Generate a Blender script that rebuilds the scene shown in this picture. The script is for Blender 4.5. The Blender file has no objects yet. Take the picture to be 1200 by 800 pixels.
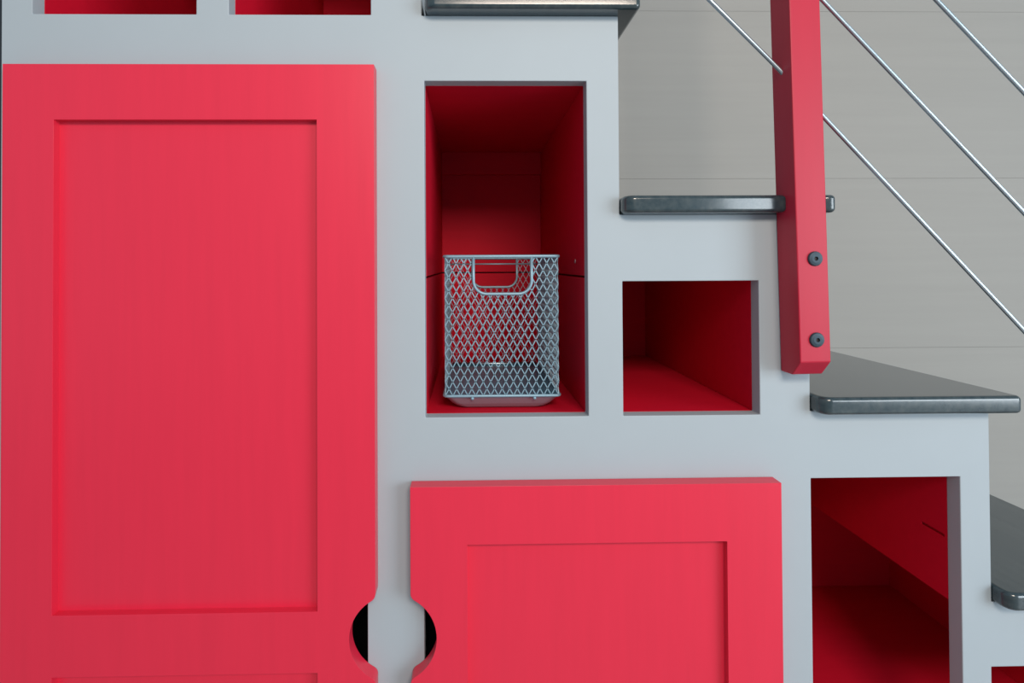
import bpy, bmesh, math
from mathutils import Vector, Matrix, Euler

scene = bpy.context.scene
C = scene.collection

# ------------------------------------------------------------------ camera
cam_data = bpy.data.cameras.new('camera')
cam_data.sensor_width = 36.0
cam_data.lens = 650.0 / 1200.0 * 36.0
cam_data.shift_x = (600.0 - 560.85) / 1200.0
cam_data.shift_y = (302.68 - 400.0) / 1200.0
cam_data.clip_start = 0.01
cam = bpy.data.objects.new('camera', cam_data)
C.objects.link(cam)
rt = Vector((0.999835, -0.017513, -0.0048135))
fw = Vector((0.017566, 0.999783, 0.011199))
up = Vector((0.0046164, -0.0112818, 0.9999257))
cam.matrix_world = Matrix(((rt.x, up.x, -fw.x, 0.0),
                           (rt.y, up.y, -fw.y, -0.65),
                           (rt.z, up.z, -fw.z, 0.0),
                           (0, 0, 0, 1)))
scene.camera = cam

# ------------------------------------------------------------------ light
world = bpy.data.worlds.new('world')
scene.world = world
world.use_nodes = True
bg = world.node_tree.nodes['Background']
bg.inputs['Color'].default_value = (0.72, 0.87, 1.0, 1)
bg.inputs['Strength'].default_value = 0.38


def area_light(name, loc, target, sx, sy, power, col):
    d = bpy.data.lights.new(name, 'AREA')
    d.shape = 'RECTANGLE'
    d.size, d.size_y, d.energy, d.color = sx, sy, power, col
    o = bpy.data.objects.new(name, d)
    C.objects.link(o)
    o.location = loc
    o.rotation_euler = (Vector(target) - Vector(loc)).to_track_quat('-Z', 'Y').to_euler()
    return o


area_light('window_light', (2.3, -1.85, 0.10), (0.3, -0.3, -0.4), 1.4, 1.4, 39, (0.84, 0.93, 1.0))
area_light('lamp_light', (0.32, -1.75, 0.84), (0.0, 0.0, -0.15), 0.7, 0.40, 20.5, (1.0, 0.85, 0.72))

vs = scene.view_settings
vs.view_transform = 'Standard'
vs.look = 'None'
vs.gamma = 1.0
vs.use_curve_mapping = False
vs.exposure = 0.38


# ------------------------------------------------------------------ materials
def mat(name, col, rough=0.5, metal=0.0, spec=0.5, grain=0.0, scale=(1, 1, 1), bump=0.0, col2=None, coat=0.0):
    m = bpy.data.materials.new(name)
    m.use_nodes = True
    nt = m.node_tree
    b = nt.nodes['Principled BSDF']
    b.inputs['Roughness'].default_value = rough
    b.inputs['Metallic'].default_value = metal
    b.inputs['Specular IOR Level'].default_value = spec
    b.inputs['Coat Weight'].default_value = coat
    b.inputs['Coat Roughness'].default_value = 0.12
    b.inputs['Base Color'].default_value = (*col, 1)
    if grain or bump:
        tc = nt.nodes.new('ShaderNodeTexCoord')
        mp = nt.nodes.new('ShaderNodeMapping')
        mp.inputs['Scale'].default_value = scale
        nz = nt.nodes.new('ShaderNodeTexNoise')
        nz.inputs['Scale'].default_value = 1.0
        nz.inputs['Detail'].default_value = 6.0
        nz.inputs['Roughness'].default_value = 0.6
        nt.links.new(tc.outputs['Object'], mp.inputs['Vector'])
        nt.links.new(mp.outputs['Vector'], nz.inputs['Vector'])
        if grain:
            r = nt.nodes.new('ShaderNodeValToRGB')
            r.color_ramp.elements[0].position = 0.3
            r.color_ramp.elements[1].position = 0.7
            c2 = col2 or tuple(c * (1 - grain) for c in col)
            r.color_ramp.elements[0].color = (*c2, 1)
            r.color_ramp.elements[1].color = (*col, 1)
            nt.links.new(nz.outputs['Fac'], r.inputs['Fac'])
            nt.links.new(r.outputs['Color'], b.inputs['Base Color'])
        if bump:
            bp = nt.nodes.new('ShaderNodeBump')
            bp.inputs['Strength'].default_value = bump
            bp.inputs['Distance'].default_value = 0.001
            nt.links.new(nz.outputs['Fac'], bp.inputs['Height'])
            nt.links.new(bp.outputs['Normal'], b.inputs['Normal'])
    return m


RED = mat('red_paint', (0.68, 0.021, 0.057), 0.34, grain=0.05, scale=(90, 90, 6), bump=0.05)
RED_POST = mat('darker_red_post', (0.46, 0.014, 0.042), 0.42, spec=0.35, grain=0.05, scale=(90, 90, 6), bump=0.05)  # darker, less glossy version of the door red
RED_SHADED = mat('shaded_red_paint', (0.56, 0.006, 0.026), 0.6, spec=0.12, grain=0.06, scale=(8, 90, 90), bump=0.05)  # same red as the doors, cubby shade put into a darker colour
GREY = mat('pale_grey_paint', (0.355, 0.415, 0.455), 0.6, grain=0.03, scale=(9, 9, 9), bump=0.03)
WALL = mat('warm_grey_wall_paint', (0.31, 0.305, 0.285), 0.7, grain=0.05, scale=(2.5, 60, 60), bump=0.08)
TREAD = mat('grey_stained_wood', (0.038, 0.056, 0.062), 0.22, grain=0.4, scale=(110, 5, 110), bump=0.06,
            col2=(0.009, 0.027, 0.037), coat=0.6, spec=0.5)
STEEL = mat('galvanised_steel', (0.50, 0.60, 0.66), 0.36, metal=1.0)
WIRE = mat('blue_grey_wire', (0.22, 0.35, 0.43), 0.42, metal=0.35)
BOLT = mat('dark_steel_bolt', (0.03, 0.055, 0.075), 0.5, metal=0.4)
SOCKET = mat('black_socket', (0.01, 0.01, 0.012), 0.6)
INNER = mat('shaded_cabinet_interior', (0.03, 0.04, 0.045), 0.7)  # near-black colour stands for the shade behind the closed doors
DARK = mat('near_black_strip', (0.012, 0.02, 0.03), 0.6)
FLOORM = mat('pale_wood_floor', (0.40, 0.385, 0.37), 0.4, grain=0.25, scale=(3, 40, 40), bump=0.05)
PLATEM = mat('blue_plate_paint', (0.07, 0.22, 0.31), 0.35, metal=0.2)
TRAYM = mat('tray_metal_red_reflection', (0.32, 0.25, 0.30), 0.38, metal=0.55)  # pinkish tint paints the red cubby floor's reflection into the metal
SCREWM = mat('pale_screw_metal', (0.6, 0.5, 0.5), 0.4, metal=0.8)


# ------------------------------------------------------------------ helpers
def link(name, bm, material, parent=None, bevel=0.0, seg=2, smooth=False, kind=None, label=None):
    bmesh.ops.recalc_face_normals(bm, faces=bm.faces)
    me = bpy.data.meshes.new(name)
    bm.to_mesh(me)
    bm.free()
    me.materials.append(material)
    o = bpy.data.objects.new(name, me)
    C.objects.link(o)
    if parent:
        o.parent = parent
        o.matrix_parent_inverse = parent.matrix_world.inverted()
    if bevel:
        md = o.modifiers.new('bevel', 'BEVEL')
        md.width = bevel
        md.segments = seg
        md.limit_method = 'ANGLE'
        md.angle_limit = math.radians(40)
        md.harden_normals = False
    if smooth:
        for p in me.polygons:
            p.use_smooth = True
    if kind:
        o['kind'] = kind
    if label:
        o['label'] = label
    return o


def thing(name, label, cat, loc=(0, 0, 0), group=None):
    o = bpy.data.objects.new(name, None)
    C.objects.link(o)
    o.empty_display_size = 0.05
    o.location = loc
    o.matrix_world = Matrix.Translation(loc)
    tag(o, label, cat, group)
    return o


def tag(o, label, cat, group=None):
    o['label'] = label
    o['category'] = cat
    if group:
        o['group'] = group
    return o


def box_bm(x0, x1, y0, y1, z0, z1, bm=None):
    bm = bm or bmesh.new()
    vs_ = [bm.verts.new(p) for p in ((x0, y0, z0), (x1, y0, z0), (x1, y1, z0), (x0, y1, z0),
                                     (x0, y0, z1), (x1, y0, z1), (x1, y1, z1), (x0, y1, z1))]
    for f in ((0, 1, 2, 3), (4, 5, 6, 7), (0, 1, 5, 4), (1, 2, 6, 5), (2, 3, 7, 6), (3, 0, 4, 7)):
        bm.faces.new([vs_[i] for i in f])
    return bm


def plate(outer, holes, fn, ext):
    """A flat board of any outline with cut-outs: 2-D loops mapped by fn, extruded by vector ext."""
    bm = bmesh.new()
    edges = []
    for loop in [outer] + list(holes):
        v = [bm.verts.new(fn(*p)) for p in loop]
        edges += [bm.edges.new((v[i], v[(i + 1) % len(v)])) for i in range(len(v))]
    r = bmesh.ops.triangle_fill(bm, use_beauty=True, use_dissolve=False, edges=edges)
    faces = [f for f in r['geom'] if isinstance(f, bmesh.types.BMFace)]
    r = bmesh.ops.extrude_face_region(bm, geom=faces)
    bmesh.ops.translate(bm, vec=ext, verts=[v for v in r['geom'] if isinstance(v, bmesh.types.BMVert)])
    if not any(f in bm.faces for f in faces):
        pass
    return bm


def rect(x0, x1, z0, z1):
    return [(x0, z0), (x1, z0), (x1, z1), (x0, z1)]


def tube(path, r, bm=None, n=10, closed=False):
    """Round wire along a polyline."""
    bm = bm or bmesh.new()
    P = [Vector(p) for p in path]
    rings = []
    N = len(P)
    prev = None
    for i, p in enumerate(P):
        if closed:
            t = (P[(i + 1) % N] - P[i - 1]).normalized()
        else:
            t = (P[min(i + 1, N - 1)] - P[max(i - 1, 0)]).normalized()
        if prev is None:
            a = t.orthogonal().normalized()
        else:
            a = (prev - t * prev.dot(t)).normalized()
        prev = a
        b = t.cross(a)
        rings.append([bm.verts.new(p + (a * math.cos(2 * math.pi * k / n) + b * math.sin(2 * math.pi * k / n)) * r)
                      for k in range(n)])
    for i in range(N if closed else N - 1):
        A, B = rings[i], rings[(i + 1) % N]
        off = 0
        if closed and i == N - 1:
            off = min(range(n), key=lambda q: (A[0].co - B[q].co).length)
        for k in range(n):
            bm.faces.new((A[k], A[(k + 1) % n], B[(k + 1 + off) % n], B[(k + off) % n]))
    if not closed:
        bm.faces.new(rings[0][::-1])
        bm.faces.new(rings[-1])
    return bm


def round_rect(x0, x1, y0, y1, r, n=5):
    pts = []
    for cx, cy, a0 in ((x1 - r, y1 - r, 0), (x0 + r, y1 - r, 90), (x0 + r, y0 + r, 180), (x1 - r, y0 + r, 270)):
        for k in range(n + 1):
            a = math.radians(a0 + 90 * k / n)
            pts.append((cx + r * math.cos(a), cy + r * math.sin(a)))
    return pts


# ------------------------------------------------------------------ setting
FLOOR_Z = -0.85
WALL_Y = 0.44
fl = link('floor', box_bm(-2.4, 3.2, -3.0, 0.48, FLOOR_Z - 0.05, FLOOR_Z), FLOORM)
fl['kind'] = 'structure'
wall = link('wall_back', box_bm(-1.8, 3.2, WALL_Y + 0.012, WALL_Y + 0.09, FLOOR_Z, 1.52), WALL)
wall['kind'] = 'structure'
seams = [FLOOR_Z, -0.503, -0.169, 0.168, 0.502, 0.837, 1.172, 1.507]
for z0, z1 in zip(seams[:-1], seams[1:]):
    link('plank', box_bm(-1.8, 3.2, WALL_Y, WALL_Y + 0.012, z0 + 0.0001, z1 - 0.0001), WALL, wall, bevel=0.0003, seg=1)
tr = link('dark_strip_1', box_bm(-0.64, -0.545, 0.03, 0.06, FLOOR_Z, 1.5), DARK, None, bevel=0.001)  # near-black upright board filling the dark sliver left of the cabinet
tr['kind'] = 'structure'

# ------------------------------------------------------------------ stair levels
T = 0.0205                                   # tread thickness
TOP = [0.3135, 0.0787, -0.1543, -0.3810]     # tread tops
EDGE = [0.1777, 0.4021, 0.6163, 0.8360]      # right edge of the panel under each tread
SEAM = -0.0545
FT = 0.019                                   # face board thickness
BACK = 0.431

cab = thing('stair_cabinet', 'pale grey stepped staircase cabinet with red cubbies and red panelled doors', 'cabinet',
            (0.0, 0.0, FLOOR_Z))
face = lambda x, z: Vector((x, 0.0, z))

# one face board, cut to the steps, with openings for the cubbies and cupboards
A_X, B_X, AB_Z = (-0.5057, -0.3169), (-0.2793, -0.1138), (0.2938, 0.56)
BIG_OPEN = (-0.512, -0.1192, -0.790, 0.2165)
C1 = (-0.0515, 0.1396, -0.1781, 0.2160)
C2 = (0.1806, 0.3424, -0.1783, -0.0204)
C3 = (0.4021, 0.5808, -0.6280, -0.2538)
C4 = (0.6153, 0.7950, -0.6280, -0.4780)
SM_OPEN = (-0.0535, 0.3420, -0.790, -0.2640)
out = [(-0.541, FLOOR_Z), (EDGE[3], FLOOR_Z)]
xs = [SEAM] + EDGE
for i in (3, 2, 1, 0):
    zb = TOP[i] - T
    out += [(EDGE[i], zb), (xs[i], zb)]
out += [(SEAM, 0.66), (-0.541, 0.66)]
HOLES = (C1, C2, C3, C4, SM_OPEN, (*A_X, *AB_Z), (*B_X, *AB_Z), BIG_OPEN)
link('face_frame', plate(out, [rect(*c) for c in HOLES], face, Vector((0, FT, 0))),
     GREY, cab, bevel=0.0009)

# grey boards of the carcass: ends, risers, top
link('end_panel', box_bm(-0.541, -0.529, FT, 0.438, FLOOR_Z, 0.66), GREY, cab, bevel=0.0008)
link('top_panel', box_bm(-0.541, SEAM, 0.0, 0.438, 0.66, 0.68), GREY, cab, bevel=0.0008)
link('riser', box_bm(SEAM - 0.012, SEAM, FT, 0.438, TOP[0] + 0.0004, 0.66), GREY, cab, bevel=0.0008)
for i in range(4):
    z0 = TOP[i + 1] + 0.0004 if i < 3 else FLOOR_Z
    link('riser', box_bm(EDGE[i] - 0.010, EDGE[i], FT, 0.438, z0, TOP[i] - T), GREY, cab, bevel=0.0008)
# inside of the two cupboards, its shade put into a near-black colour
link('cupboard_back', box_bm(-0.529, 0.38, 0.434, 0.438, FLOOR_Z, -0.20), INNER, cab)
link('cupboard_back', box_bm(-0.529, -0.065, 0.434, 0.438, -0.20, 0.27), INNER, cab)
link('cupboard_ceiling', box_bm(-0.529, -0.063, FT, 0.434, 0.222, 0.236), INNER, cab)
link('cupboard_ceiling', box_bm(-0.050, 0.385, FT, 0.434, -0.215, -0.205), INNER, cab)
link('cupboard_divider', box_bm(-0.092, -0.080, FT, 0.434, FLOOR_Z, 0.222), INNER, cab)
link('cupboard_divider', box_bm(0.376, 0.386, FT, 0.434, FLOOR_Z, -0.215), INNER, cab)

LT = 0.008   # cubby lining


def red(name, x0, x1, y0, y1, z0, z1):
    return link(name, box_bm(x0, x1, y0, y1, z0, z1), RED_SHADED, cab, bevel=0.0006, seg=1)


def cubby(x0, x1, z0, z1, back=True):
    red('cubby_floor', x0 - LT, x1 + LT, FT, BACK, z0 - LT, z0)
    red('cubby_ceiling', x0 - LT, x1 + LT, FT, BACK, z1, z1 + LT)
    red('cubby_side', x0 - LT, x0, FT, BACK, z0, z1)
    red('cubby_side', x1, x1 + LT, FT, BACK, z0, z1)
    if back:
        red('cubby_back', x0, x1, BACK - LT, BACK, z0, z1)


cubby(*A_X, *AB_Z)
cubby(*B_X, *AB_Z)
cubby(*C2)
# tall cubby: lined in two courses with a seam between them, a cleat at the top of the back
x0, x1, z0, z1 = C1
zs = -0.0155
red('cubby_floor', x0 - LT, x1 + LT, FT, BACK, z0 - LT, z0)
red('cubby_ceiling', x0 - LT, x1 + LT, FT, BACK, z1, z1 + LT)
for a, b in ((z0, zs - 0.0012), (zs + 0.0012, z1)):
    red('cubby_side', x0 - LT, x0, FT, BACK, a, b)
    red('cubby_side', x1, x1 + LT, FT, BACK, a, b)
    red('cubby_back', x0, x1, BACK - LT, BACK, a, b)
red('back_cleat', x0, x1, BACK - LT - 0.010, BACK - LT, z1 - 0.043, z1)
bm = bmesh.new()
bmesh.ops.create_uvsphere(bm, u_segments=12, v_segments=8, radius=0.003)
bmesh.ops.scale(bm, vec=(0.4, 1, 1), verts=bm.verts)
bmesh.ops.translate(bm, vec=(x1 - 0.0002, 0.075, 0.004), verts=bm.verts)
link('screw_head', bm, SCREWM, cab, smooth=True)
# lower right compartment: upper side panel, then open below into the next bay
x0, x1, z0, z1 = C3
zu = TOP[3] - T
red('cubby_ceiling', x0 - LT, x1, FT, BACK, z1, z1 + LT)
red('cubby_side', x0 - LT, x0, FT, BACK, z0, z1)
link('cubby_side', plate(rect(FT, BACK, zu - LT, z1), [rect(0.023, 0.058, -0.3362, -0.3325)],
                         lambda y, z: Vector((x1, y, z)), Vector((LT * 0.5, 0, 0))), RED_SHADED, cab)
red('cubby_side', x1 + LT * 0.5, x1 + LT, FT, BACK, zu - LT, z1)
red('cubby_ceiling', x1 + LT, EDGE[3] - 0.012, FT, BACK, zu - LT, zu - 0.0005)
red('cubby_floor', x0 - LT, EDGE[3] - 0.012, FT, BACK, z0 - LT, z0)
red('cubby_back', x0, EDGE[3] - 0.012, BACK - LT, BACK, z0, zu - LT)
red('cubby_back', x0, x1, BACK - LT, BACK, zu - LT, z1)
red('cubby_side', EDGE[3] - 0.012 - LT, EDGE[3] - 0.012, FT, BACK - LT, z0, zu - LT)

# ------------------------------------------------------------------ doors
DT = 0.019
HC, HR = (-0.0875, -0.4214), 0.0493        # the round finger hole shared by both doors


def notch(xe, side):
    """Points going down the door edge xe round the finger hole; side=+1: the hole lies to the right."""
    f = 0.009
    pts = []
    dx = xe - HC[0]
    # hole circle offset outward by the fillet radius, fillet centre sits f inside the door from its edge
    fx = xe - side * f
    h = math.sqrt((HR + f) ** 2 - (fx - HC[0]) ** 2)
    for sgn in (1, -1):
        fc = Vector((fx, HC[1] + sgn * h))
        d = (Vector(HC) - fc).normalized()
        a0 = math.atan2(0, side)
        a1 = math.atan2(d.y, d.x)
        while a1 - a0 > math.pi:
            a1 -= 2 * math.pi
        while a1 - a0 < -math.pi:
            a1 += 2 * math.pi
        arc = [(fc.x + f * math.cos(a0 + (a1 - a0) * k / 5), fc.y + f * math.sin(a0 + (a1 - a0) * k / 5)) for k in range(6)]
        if sgn == 1:
            pts += arc
            s0 = Vector(arc[-1]) - Vector(HC)
        else:
            e0 = Vector(arc[-1]) - Vector(HC)
            b0 = math.atan2(s0.y, s0.x)
            b1 = math.atan2(e0.y, e0.x)
            if side == 1 and b1 < 0:
                b1 += 2 * math.pi
            for k in range(1, 24):
                b = b0 + (b1 - b0) * k / 24
                pts.append((HC[0] + HR * math.cos(b), HC[1] + HR * math.sin(b)))
            pts += arc[::-1]
    return pts


def door(outer, panels, label):
    d = link('cupboard_door', plate(outer, [rect(*p) for p in panels], lambda x, z: Vector((x, -DT, z)),
                                    Vector((0, DT - 0.0006, 0))), RED, cab, bevel=0.0011, label=label)
    for p in panels:
        link('door_panel', box_bm(p[0] - 0.0, p[1] + 0.0, -DT + 0.0095, -0.002, p[2], p[3]), RED, d)
    return d


DX0, DX1, DZ0, DZ1 = -0.5237, -0.1071, -0.800, 0.2285
n = notch(DX1, 1)
door([(DX0, DZ0), (DX0, DZ1), (DX1, DZ1)] + n + [(DX1, DZ0)],
     [(-0.4668, -0.1721, -0.3891, 0.1655), (-0.4668, -0.1721, -0.72, -0.4575)],
     'tall red door with two recessed panels and half of a round finger hole')
SX0, SX1, SZ1 = -0.0676, 0.3562, -0.2512
n = notch(SX0, -1)
door([(SX1, DZ0), (SX1, SZ1), (SX0, SZ1)] + n + [(SX0, DZ0)],
     [(-0.0032, 0.2931, -0.72, -0.3168)],
     'short red door with one recessed panel and half of a round finger hole')

# ------------------------------------------------------------------ treads
labels = ['grey stained wooden tread at the top, seen from below, over the tall cubby',
          'grey stained wooden tread that the red railing post stands against',
          'grey stained wooden tread below the foot of the red post, its top in full view',
          'grey stained wooden tread cut by the right edge, lowest of the steps']


def inset(pts, d):
    """Offset a counter-clockwise outline inwards by d."""
    res = []
    N = len(pts)
    for k in range(N):
        p0, p1, p2 = Vector(pts[k - 1]), Vector(pts[k]), Vector(pts[(k + 1) % N])
        e0, e1 = (p1 - p0).normalized(), (p2 - p1).normalized()
        n0, n1 = Vector((-e0.y, e0.x)), Vector((-e1.y, e1.x))
        m = (n0 + n1) / max(0.3, 1 + n0.dot(n1))
        res.append(tuple(p1 + m * d))
    return res


def tread(i):
    xa = (xs[i] + 0.0006) if i else SEAM + 0.0006
    if i == 0:
        xa = -0.0502
    xb = EDGE[i] + 0.0215
    yf, yb, r, r2 = -0.021, 0.4385, 0.013, 0.006
    pts = []
    for k in range(7):
        a = math.radians(180 + 90 * k / 6)
        pts.append((xa + r + r * math.cos(a), yf + r + r * math.sin(a)))
    if i == 1:                                # notched round the railing post
        pts += [(0.3636, yf), (0.3636, -0.0002), (0.4012, -0.0002), (0.4012, yf)]
    for k in range(5):
        a = math.radians(270 + 90 * k / 4)
        pts.append((xb - r2 + r2 * math.cos(a), yf + r2 + r2 * math.sin(a)))
    pts += [(xb, yb), (xa, yb)]
    ox, oz = (xa + xb) / 2, TOP[i] - T
    pts = [(p[0] - ox, p[1]) for p in pts]
    r3 = 0.0048
    levels = []                               # half-round edges: outline pulled in at top and bottom
    for k in range(6):
        a = math.radians(90 * k / 5)
        levels.append((r3 * (1 - math.sin(a)), r3 * (1 - math.cos(a))))
    levels = levels + [(d, T - z) for d, z in levels[::-1]]
    bm = bmesh.new()
    rings = [[bm.verts.new((x, y, z)) for x, y in inset(pts, d)] for d, z in levels]
    N = len(pts)
    for A, B in zip(rings[:-1], rings[1:]):
        for k in range(N):
            bm.faces.new((A[k], A[(k + 1) % N], B[(k + 1) % N], B[k]))
    bm.faces.new(rings[0][::-1])
    bm.faces.new(rings[-1])
    o = link('stair_tread', bm, TREAD, None, smooth=True)
    o.location = (ox, 0, oz)
    o.modifiers.new('normals', 'WEIGHTED_NORMAL')
    return tag(o, labels[i], 'stair tread', 'grey wooden treads of the staircase')


for i in range(4):
    tread(i)

# ------------------------------------------------------------------ railing post
PW, PD, PZ0, PZ1 = 0.0344, 0.040, -0.1265, 0.95
LEAN = 0.0195
post = thing('railing_post', 'upright square red wooden railing post with two dark bolts near its foot', 'post',
             (0.38465, 0.0, PZ0))
prof = [(-0.0004, 0.0), (-0.0004, PZ1 - PZ0), (-PD, PZ1 - PZ0), (-PD, 0.0165), (-PD + 0.0165, 0.0)]
link('shaft', plate(prof, [], lambda y, z: Vector((-PW / 2, y, z)), Vector((PW, 0, 0))), RED_POST, None,
     bevel=0.0012).parent = post


def bolt(x, z):
    bm = bmesh.new()
    nseg = 28
    # domed disc with a hexagonal socket, turned about the y axis
    prof_ = [(0.0, -0.0), (0.0082, 0.0), (0.0082, -0.0012), (0.0074, -0.0024), (0.0046, -0.0030)]
    rings = []
    for r, y in prof_[1:]:
        rings.append([bm.verts.new((r * math.cos(2 * math.pi * k / nseg), y, r * math.sin(2 * math.pi * k / nseg)))
                      for k in range(nseg)])
    for a, b in zip(rings[:-1], rings[1:]):
        for k in range(nseg):
            bm.faces.new((a[k], a[(k + 1) % nseg], b[(k + 1) % nseg], b[k]))
    bm.faces.new(rings[0])
    hx = []
    for k in range(nseg):
        a = 2 * math.pi * k / nseg
        m = (a % (math.pi / 3)) - math.pi / 6
        r = 0.0022 / math.cos(m)
        hx.append((r * math.cos(a), r * math.sin(a)))
    top = [bm.verts.new((p[0], -0.0030, p[1])) for p in hx]
    bot = [bm.verts.new((p[0], -0.0008, p[1])) for p in hx]
    for k in range(nseg):
        q = (k + 1) % nseg
        bm.faces.new((rings[-1][k], rings[-1][q], top[q], top[k]))
        bm.faces.new((top[k], top[q], bot[q], bot[k]))
    bm.faces.new(bot)
    b = link('bolt', bm, BOLT, None)
    b.parent = post
    b.location = (x, -PD, z)
    sb = bmesh.new()
    v = [sb.verts.new((p[0] * 0.98, -0.0011, p[1] * 0.98)) for p in hx]
    sb.faces.new(v)
    w = [sb.verts.new((p[0] * 0.98, -0.0008, p[1] * 0.98)) for p in hx]
    sb.faces.new(w)
    for k in range(nseg):
        sb.faces.new((v[k], v[(k + 1) % nseg], w[(k + 1) % nseg], w[k]))
    s = link('socket', sb, SOCKET, None)
    s.parent = b


bolt(0.0024, 0.1313)
bolt(0.0015, 0.0413)
post.rotation_euler = (0, -LEAN, 0)

# ------------------------------------------------------------------ railing cables
paths = [([(0.0, 0.578), (0.2778, 0.303), (0.3592, 0.2215), (0.4102, 0.1667), (0.6403, -0.0799), (0.93, -0.391)],
          'thin steel cable, lowest of three, crossing through the red post above the second tread'),
         ([(0.0, 0.736), (0.4088, 0.3035), (0.6425, 0.0562), (0.93, -0.248)],
          'thin steel cable, middle of three, leaving the red post at the upper edge'),
         ([(0.0, 0.876), (0.5423, 0.3039), (0.6447, 0.1958), (0.93, -0.105)],
          'thin steel cable, topmost of three, crossing the upper right corner')]
for p, lab in paths:
    o = link('railing_cable', tube([(x, -0.0205, z) for x, z in p], 0.0025, n=12), STEEL, None, smooth=True)
    tag(o, lab, 'cable', 'steel railing cables')

# ------------------------------------------------------------------ wire basket
BX0, BX1, BY0, BY1 = -0.0295, 0.1095, 0.030, 0.236
BZT, BZR, BZB = 0.0100, -0.1602, C1[2] + 0.0004
bk = thing('wire_basket', 'small blue-grey wire mesh basket with a cut-out handle, standing in the tall red cubby',
           'basket', ((BX0 + BX1) / 2, (BY0 + BY1) / 2, C1[2]))
HX0, HX1, HZ0, HRAD = 0.0055, 0.0768, -0.0360, 0.016


def in_hole(u, z):
    if u < HX0 or u > HX1 or z < HZ0:
        return False
    for cx, s in ((HX0 + HRAD, -1), (HX1 - HRAD, 1)):
        if (u - cx) * s > 0 and z < HZ0 + HRAD:
            return (u - cx) ** 2 + (z - HZ0 - HRAD) ** 2 < HRAD ** 2
    return True


def strand(bm, a, b, nrm, w=0.00054, d=0.0004):
    a, b = Vector(a), Vector(b)
    t = (b - a).normalized()
    s = t.cross(nrm).normalized() * w
    k = nrm * d
    v = [bm.verts.new(p + q) for p in (a, b) for q in (s + k, s - k, -s - k, -s + k)]
    for f in ((0, 1, 5, 4), (1, 2, 6, 5), (2, 3, 7, 6), (3, 0, 4, 7), (0, 1, 2, 3), (4, 5, 6, 7)):
        bm.faces.new([v[i] for i in f])


def mesh_panel(u0, u1, fn, nrm, hole, w):
    bm = bmesh.new()
    nu = max(1, round((u1 - u0) / 0.00925))
    nz = 20
    du, dz = (u1 - u0) / nu, (BZT - BZR) / nz
    for r in range(nz):
        for c in range(nu * 2):
            # zigzag strands: every half cell carries one diagonal per row
            ua, ub = u0 + c * du / 2, u0 + (c + 1) * du / 2
            za, zb_ = BZR + r * dz, BZR + (r + 1) * dz
            pa, pb = ((ua, za), (ub, zb_)) if (r + c) % 2 == 0 else ((ub, za), (ua, zb_))
            if hole:
                ia, ib = in_hole(*pa), in_hole(*pb)
                if ia and ib:
                    continue
                if ia or ib:
                    lo, hi = (pb, pa) if ia else (pa, pb)
                    t0, t1 = 0.0, 1.0
                    for _ in range(10):
                        tm = (t0 + t1) / 2
                        if in_hole(lo[0] + (hi[0] - lo[0]) * tm, lo[1] + (hi[1] - lo[1]) * tm):
                            t1 = tm
                        else:
                            t0 = tm
                    pa, pb = lo, (lo[0] + (hi[0] - lo[0]) * t0, lo[1] + (hi[1] - lo[1]) * t0)
                    if t0 < 0.05:
                        continue
            strand(bm, fn(*pa), fn(*pb), nrm, w)
    link('mesh_panel', bm, WIRE, bk, kind='stuff')


mesh_panel(BX0, BX1, lambda u, z: (u, BY0, z), Vector((0, -1, 0)), True, 0.00062)
mesh_panel(BX0, BX1, lambda u, z: (u, BY1, z), Vector((0, 1, 0)), True, 0.00032)
mesh_panel(BY0, BY1, lambda u, z: (BX0, u, z), Vector((-1, 0, 0)), False, 0.00045)
mesh_panel(BY0, BY1, lambda u, z: (BX1, u, z), Vector((1, 0, 0)), False, 0.00045)
loop = round_rect(BX0 - 0.001, BX1 + 0.001, BY0 - 0.001, BY1 + 0.001, 0.006)
link('rim', tube([(x, y, BZT) for x, y in loop], 0.0021, closed=True), WIRE, bk, smooth=True)
loop = round_rect(BX0 - 0.0016, BX1 + 0.0016, BY0 - 0.0016, BY1 + 0.0016, 0.006)
link('base_wire', tube([(x, y, BZR) for x, y in loop], 0.0018, closed=True), WIRE, bk, smooth=True)
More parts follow.
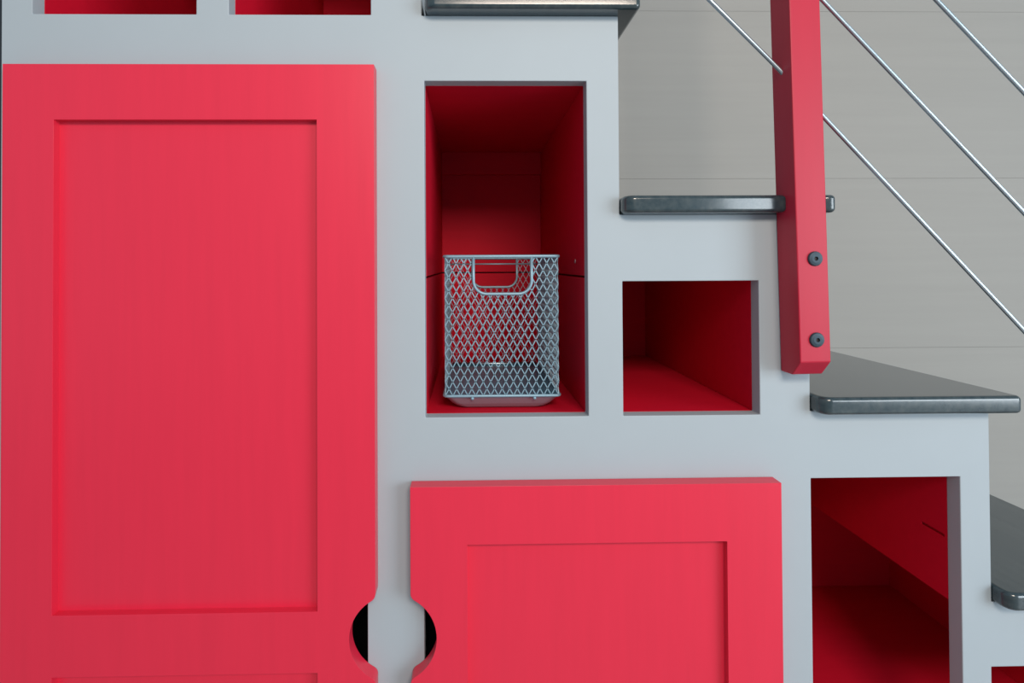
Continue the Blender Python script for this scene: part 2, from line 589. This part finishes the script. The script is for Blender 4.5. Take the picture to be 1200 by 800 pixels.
for y in (BY0 - 0.0008, BY1 + 0.0008):
    pts = [(HX0, BZT)]
    for cx, a0 in ((HX0 + HRAD, 180), (HX1 - HRAD, 270)):
        for k in range(9):
            a = math.radians(a0 + 90 * k / 8)
            pts.append((cx + HRAD * math.cos(a), HZ0 + HRAD + HRAD * math.sin(a)))
    pts.append((HX1, BZT))
    link('handle', tube([(x, y, z) for x, z in pts], 0.0019), WIRE, bk, smooth=True)
link('handle_bar', tube([(BX0, BY1 - 0.001, 0.0008), (BX1, BY1 - 0.001, 0.0008)], 0.0012), WIRE, bk, smooth=True)
link('highlight_bar', tube([(BX0 + 0.003, BY1 - 0.003, BZR + 0.003), (BX1 - 0.003, BY1 - 0.003, BZR + 0.003)], 0.0022), STEEL, bk, smooth=True)  # bright bar added to imitate the highlight on the rear bottom rim
# sheet metal tray under the mesh
bm = bmesh.new()
rings = []
for inset, z, r in ((0.0, BZR, 0.006), (0.002, BZR - 0.004, 0.008), (0.007, BZR - 0.011, 0.012),
                    (0.012, BZR - 0.0155, 0.014), (0.017, BZB, 0.014)):
    rings.append([bm.verts.new((x, y, z)) for x, y in
                  round_rect(BX0 + inset, BX1 - inset, BY0 + inset * 0.8, BY1 - inset * 0.8, r)])
for a, b in zip(rings[:-1], rings[1:]):
    for k in range(len(a)):
        q = (k + 1) % len(a)
        bm.faces.new((a[k], a[q], b[q], b[k]))
bm.faces.new(rings[-1])
top = [bm.verts.new((v.co.x, v.co.y, BZR + 0.0002)) for v in rings[0]]
bm.faces.new(top)
for k in range(len(top)):
    q = (k + 1) % len(top)
    bm.faces.new((rings[0][k], rings[0][q], top[q], top[k]))
link('base_tray', bm, TRAYM, bk, label='pale sheet-metal tray under the mesh')
link('base_plate', box_bm(BX0 + 0.001, BX1 - 0.001, BY0 + 0.001, BY1 - 0.001, BZR + 0.0003, BZR + 0.0012), PLATEM, bk)
for x in (0.0035, 0.0795):
    bm = bmesh.new()
    bmesh.ops.create_uvsphere(bm, u_segments=10, v_segments=6, radius=0.0022)
    bmesh.ops.translate(bm, vec=(x, BY0 - 0.0022, BZR - 0.0028), verts=bm.verts)
    link('weld', bm, WIRE, bk, smooth=True)
